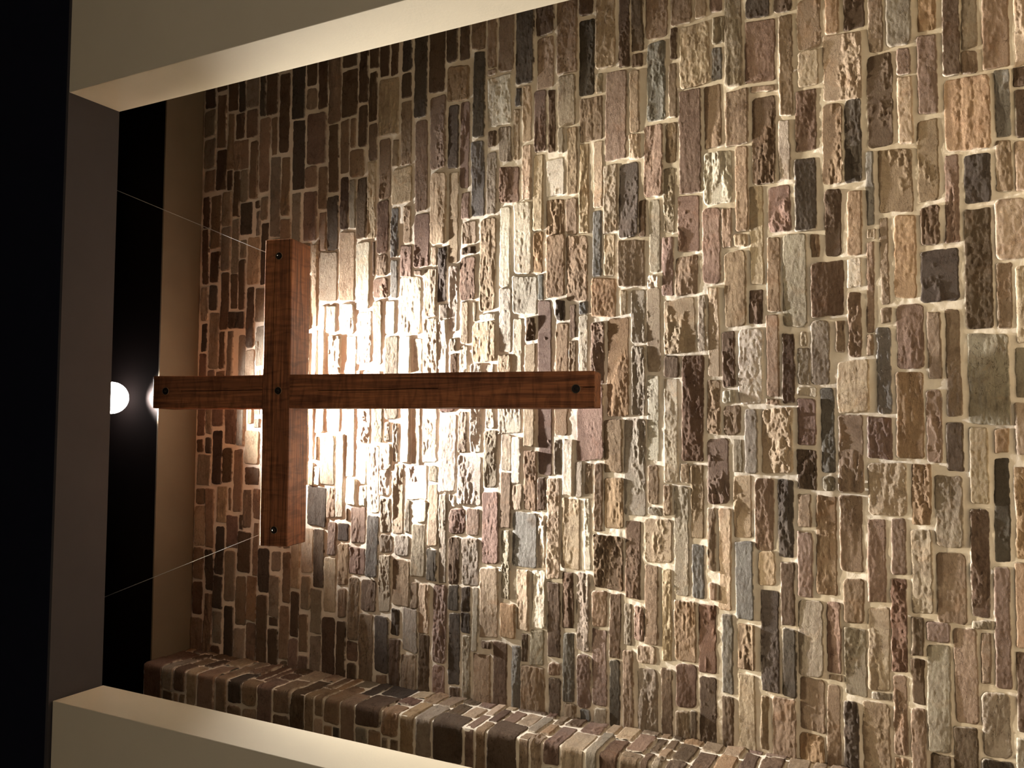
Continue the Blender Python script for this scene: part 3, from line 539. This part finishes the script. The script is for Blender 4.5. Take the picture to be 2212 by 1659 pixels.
def beam(name, L, W, D, notch, parent, seed, crack=0.0):
    """length along x from 0 to L, width along y (0..W shown centred), depth along z into the wall (0 = front)."""
    ch = .005; nw, nd = 22, 12
    ys = np.linspace(-W/2+ch, W/2-ch, nw+1)
    ic = int(np.argmin(np.abs(ys-crack*W)))
    xs = sorted(set([0, .004, L-.004, L]+list(np.arange(.02, L-.01, .02))))
    rings = []
    def ring(x, z0, z1, y0=-W/2, y1=W/2):
        yy = np.linspace(y0+ch, y1-ch, nw+1)
        wv = (vnoise(np.array([x/.35]), np.array([3.7]), seed)[0]-.5)*.010
        g = []
        for j, y in enumerate(yy):
            z = z0; yc = y
            if j in (ic-1, ic, ic+1) and nw > 3:
                yc = yy[ic]+wv+(j-ic)*.0028
                if j == ic and vnoise(np.array([x/.5]), np.array([1.3]), seed+2)[0] > .22: z = z0+.014
            g.append((x, yc, z))
        zz = np.linspace(z0+ch, z1-ch, nd+1)
        g += [(x, y1, z) for z in zz]
        g += [(x, y, z1) for y in yy[::-1]]
        g += [(x, y0, z) for z in zz[::-1]]
        return g
    a, b, side = notch
    cuts = []
    for x in xs:
        if abs(x-a) < .012 or abs(x-b) < .012: continue
        cuts.append((x, a < x < b))
    out = []
    for x, inn in cuts: out.append((x, inn))
    out += [(a, False), (a+1e-4, True), (b-1e-4, True), (b, False)]
    out.sort()
    for x, inn in out:
        z0, z1 = 0, D
        if inn:
            if side == 'front': z0 = D*.5
            else: z1 = D*.5
        e = .004 if (x < .001 or x > L-.001) else 0
        rings.append(ring(x, z0+e, z1-e, -W/2+e, W/2-e))
    n = len(rings[0]); V = np.array(rings).reshape(-1, 3)
    # hand-hewn waviness
    V[:, 1] += (fbm(V[:, 0]/.4, V[:, 2]/.2, seed+3, 2)-.5)*.006
    V[:, 2] += (fbm(V[:, 0]/.3, V[:, 1]/.12, seed+4, 3)-.5)*.004*(np.abs(V[:, 2]-D) < .02)
    Fc = [(i*n+k, (i+1)*n+k, (i+1)*n+(k+1) % n, i*n+(k+1) % n) for i in range(len(rings)-1) for k in range(n)]
    Fc += [tuple(range(n)), tuple(range((len(rings)-1)*n, len(rings)*n))[::-1]]
    o = mesh_obj(name, V, Fc, M_WOOD, parent, smooth=False)
    for p in o.data.polygons: p.use_smooth = len(p.vertices) == 4
    try: o.data.set_sharp_from_angle(angle=math.radians(28))
    except Exception: pass
    return o

K = .946
lean, yaw, roll = math.radians(12.6488), math.radians(.152), math.radians(-.1753)
RM = (Matrix.Rotation(yaw, 3, 'Z') @ Matrix.Rotation(lean, 3, 'X') @ Matrix.Rotation(roll, 3, 'Y'))
O = Vector((.1876, 3.5191, 5.8841))                              # top of the upright, centre of its front
CW, CD, CL = .2097*K, .225, 2.9014*K; AH, AL, AR, AT = .190*K, .9599*K, .964*K, .7996*K
base = O+RM@Vector((0, CD/2, -CL))
cross = empty('wooden_cross', base, 'large dark-stained timber cross hanging from cables, leaning out in front of the stone wall', 'cross')
cross.rotation_euler = RM.to_euler()
top = Vector((0, -CD/2, CL))                                     # O in the cross's own axes
v = beam('upright_beam', CL, CW, CD, (AT, AT+AH, 'front'), cross, 31, .03)
# beam axes: x -> down, y -> right, z -> depth
v.matrix_local = Matrix.Translation(top) @ Matrix(((0, 1, 0, 0), (0, 0, 1, 0), (-1, 0, 0, 0), (0, 0, 0, 1)))
a = beam('cross_beam', AL+AR, AH, CD, (AL-CW/2, AL+CW/2, 'back'), cross, 57, -.12)
a.matrix_local = Matrix.Translation(top+Vector((-AL, 0, -AT-AH/2))) @ Matrix(((1, 0, 0, 0), (0, 0, 1, 0), (0, -1, 0, 0), (0, 0, 0, 1)))
def bolt(x, z, r):
    V, Fc = lathe([(r, .001), (r, -.003), (r*.93, -.0045), (r*.86, -.003), (r*.84, -.001), (r*.5, -.0008), (r*.5, -.004)], 32, 'Y')
    n = 32; mi = [1]*(n*3)+[0]*(n*3)
    b0 = len(V); nut = r*.46                                       # hex nut with a domed bolt end
    for y, rad in ((-.0008, nut), (-.008, nut), (-.0095, nut*.86)):
        V += [(rad*math.cos(math.pi/3*k), y, rad*math.sin(math.pi/3*k)) for k in range(6)]
    for q in range(2): Fc += [(b0+q*6+k, b0+q*6+(k+1) % 6, b0+q*6+6+(k+1) % 6, b0+q*6+6+k) for k in range(6)]
    Fc.append(tuple(b0+12+k for k in range(6))); mi += [0]*13
    b1 = len(V); sv, sf = lathe([(nut*.55, -.009), (nut*.5, -.013), (nut*.25, -.0145), (.0004, -.015)], 16, 'Y')
    V += sv; Fc += [tuple(b1+i for i in f) for f in sf]; mi += [0]*len(sf)
    o = mesh_obj('bolt', V, Fc, [M_IRON, M_BRASS], cross, matidx=mi, smooth=False); o.location = top+Vector((x, 0, z)); return o
bolt(.0076, -.0923, .024); bolt(.0051, -.8616, .024); bolt(.0028, -2.6429, .026); bolt(.8098, -.8504, .023); bolt(-.8124, -.8521, .023)

# cables from the arms up to the niche ceiling
cm3 = RM
for sx, lab, topp in ((AR-.075, 'thin steel cable running up from the right arm of the cross', (1.78, 4.02, 7.1)), (-(AL-.075), 'thin steel cable running up from the left arm of the cross', (-1.31, 4.05, 7.1))):
    p0 = O+RM@Vector((sx, CD*.5, -AT-.001))
    r_ = empty('suspension_cable', p0, lab, 'cable', 'cables holding the cross')
    V, Fc = tube((0, 0, 0), Vector(topp)-p0, .0019); mesh_obj('wire', V, Fc, M_CABLE, r_)
    d = (Vector(topp)-p0).normalized()
    V, Fc = tube((0, 0, -.004), d*.03, .006, 10); mesh_obj('end_fitting', V, Fc, M_IRON, r_)

# ------------------------------------------------------------------ lamps
lamp = empty('accent_lamp', (LAMP[0], LAMP[1], 7.1), 'glaring round white lamp under the dark niche ceiling above the cross', 'lamp')
V, Fc = lathe([(.0005, 0), (.07, 0), (.07, -.02), (.02, -.03), (.02, -.07), (.06, -.075), (.06, -.10), (.0005, -.10)], 40)
mesh_obj('canopy', V, Fc, M_IRON, lamp)
prof = [(.115*math.sin(math.pi*t/24), -.20+.115*math.cos(math.pi*t/24)) for t in range(2, 25)]
V, Fc = lathe(prof, 48); gl = mesh_obj('glass_globe', V, Fc, M_GLOBE, lamp)
# fixtures modelled around the added room fill lights, behind the camera
for p, side in zip(ROOM_FILL, ('left-hand', 'right-hand', 'rearmost')):
    r_ = empty('fill_pendant', (p[0], p[1], 7.0), side+' fill light added behind the camera, shaped as a low pendant', 'lamp', 'fill lights added in the main room')
    V, Fc = tube((0, 0, 0), (0, 0, p[2]-7.0+.33), .008); mesh_obj('stem', V, Fc, M_IRON, r_)
    V, Fc = lathe([(.03, .34), (.06, .33), (.2, .20), (.21, .19), (.2, .195), (.05, .32)], 32)
    o = mesh_obj('shade', [(x, y, z+p[2]-7.0) for x, y, z in V], Fc, M_TRIM, r_)
for p, side in zip(NICHE_FILL, ('right', 'left')):  # fixtures modelled around the added niche fill lights
    r_ = empty('fill_downlight', (p[0], p[1], 7.1), 'fill light added in the niche ceiling, '+side+' of the lamp over the cross', 'lamp', 'fill lights added in the niche')
    V, Fc = lathe([(.13, 0), (.13, -.012), (.11, -.014), (.10, 0)], 32); mesh_obj('trim_ring', V, Fc, M_TRIM, r_)
    V, Fc = lathe([(.0005, -.003), (.10, -.003)], 32); mesh_obj('lens', V, Fc, M_WARM, r_)
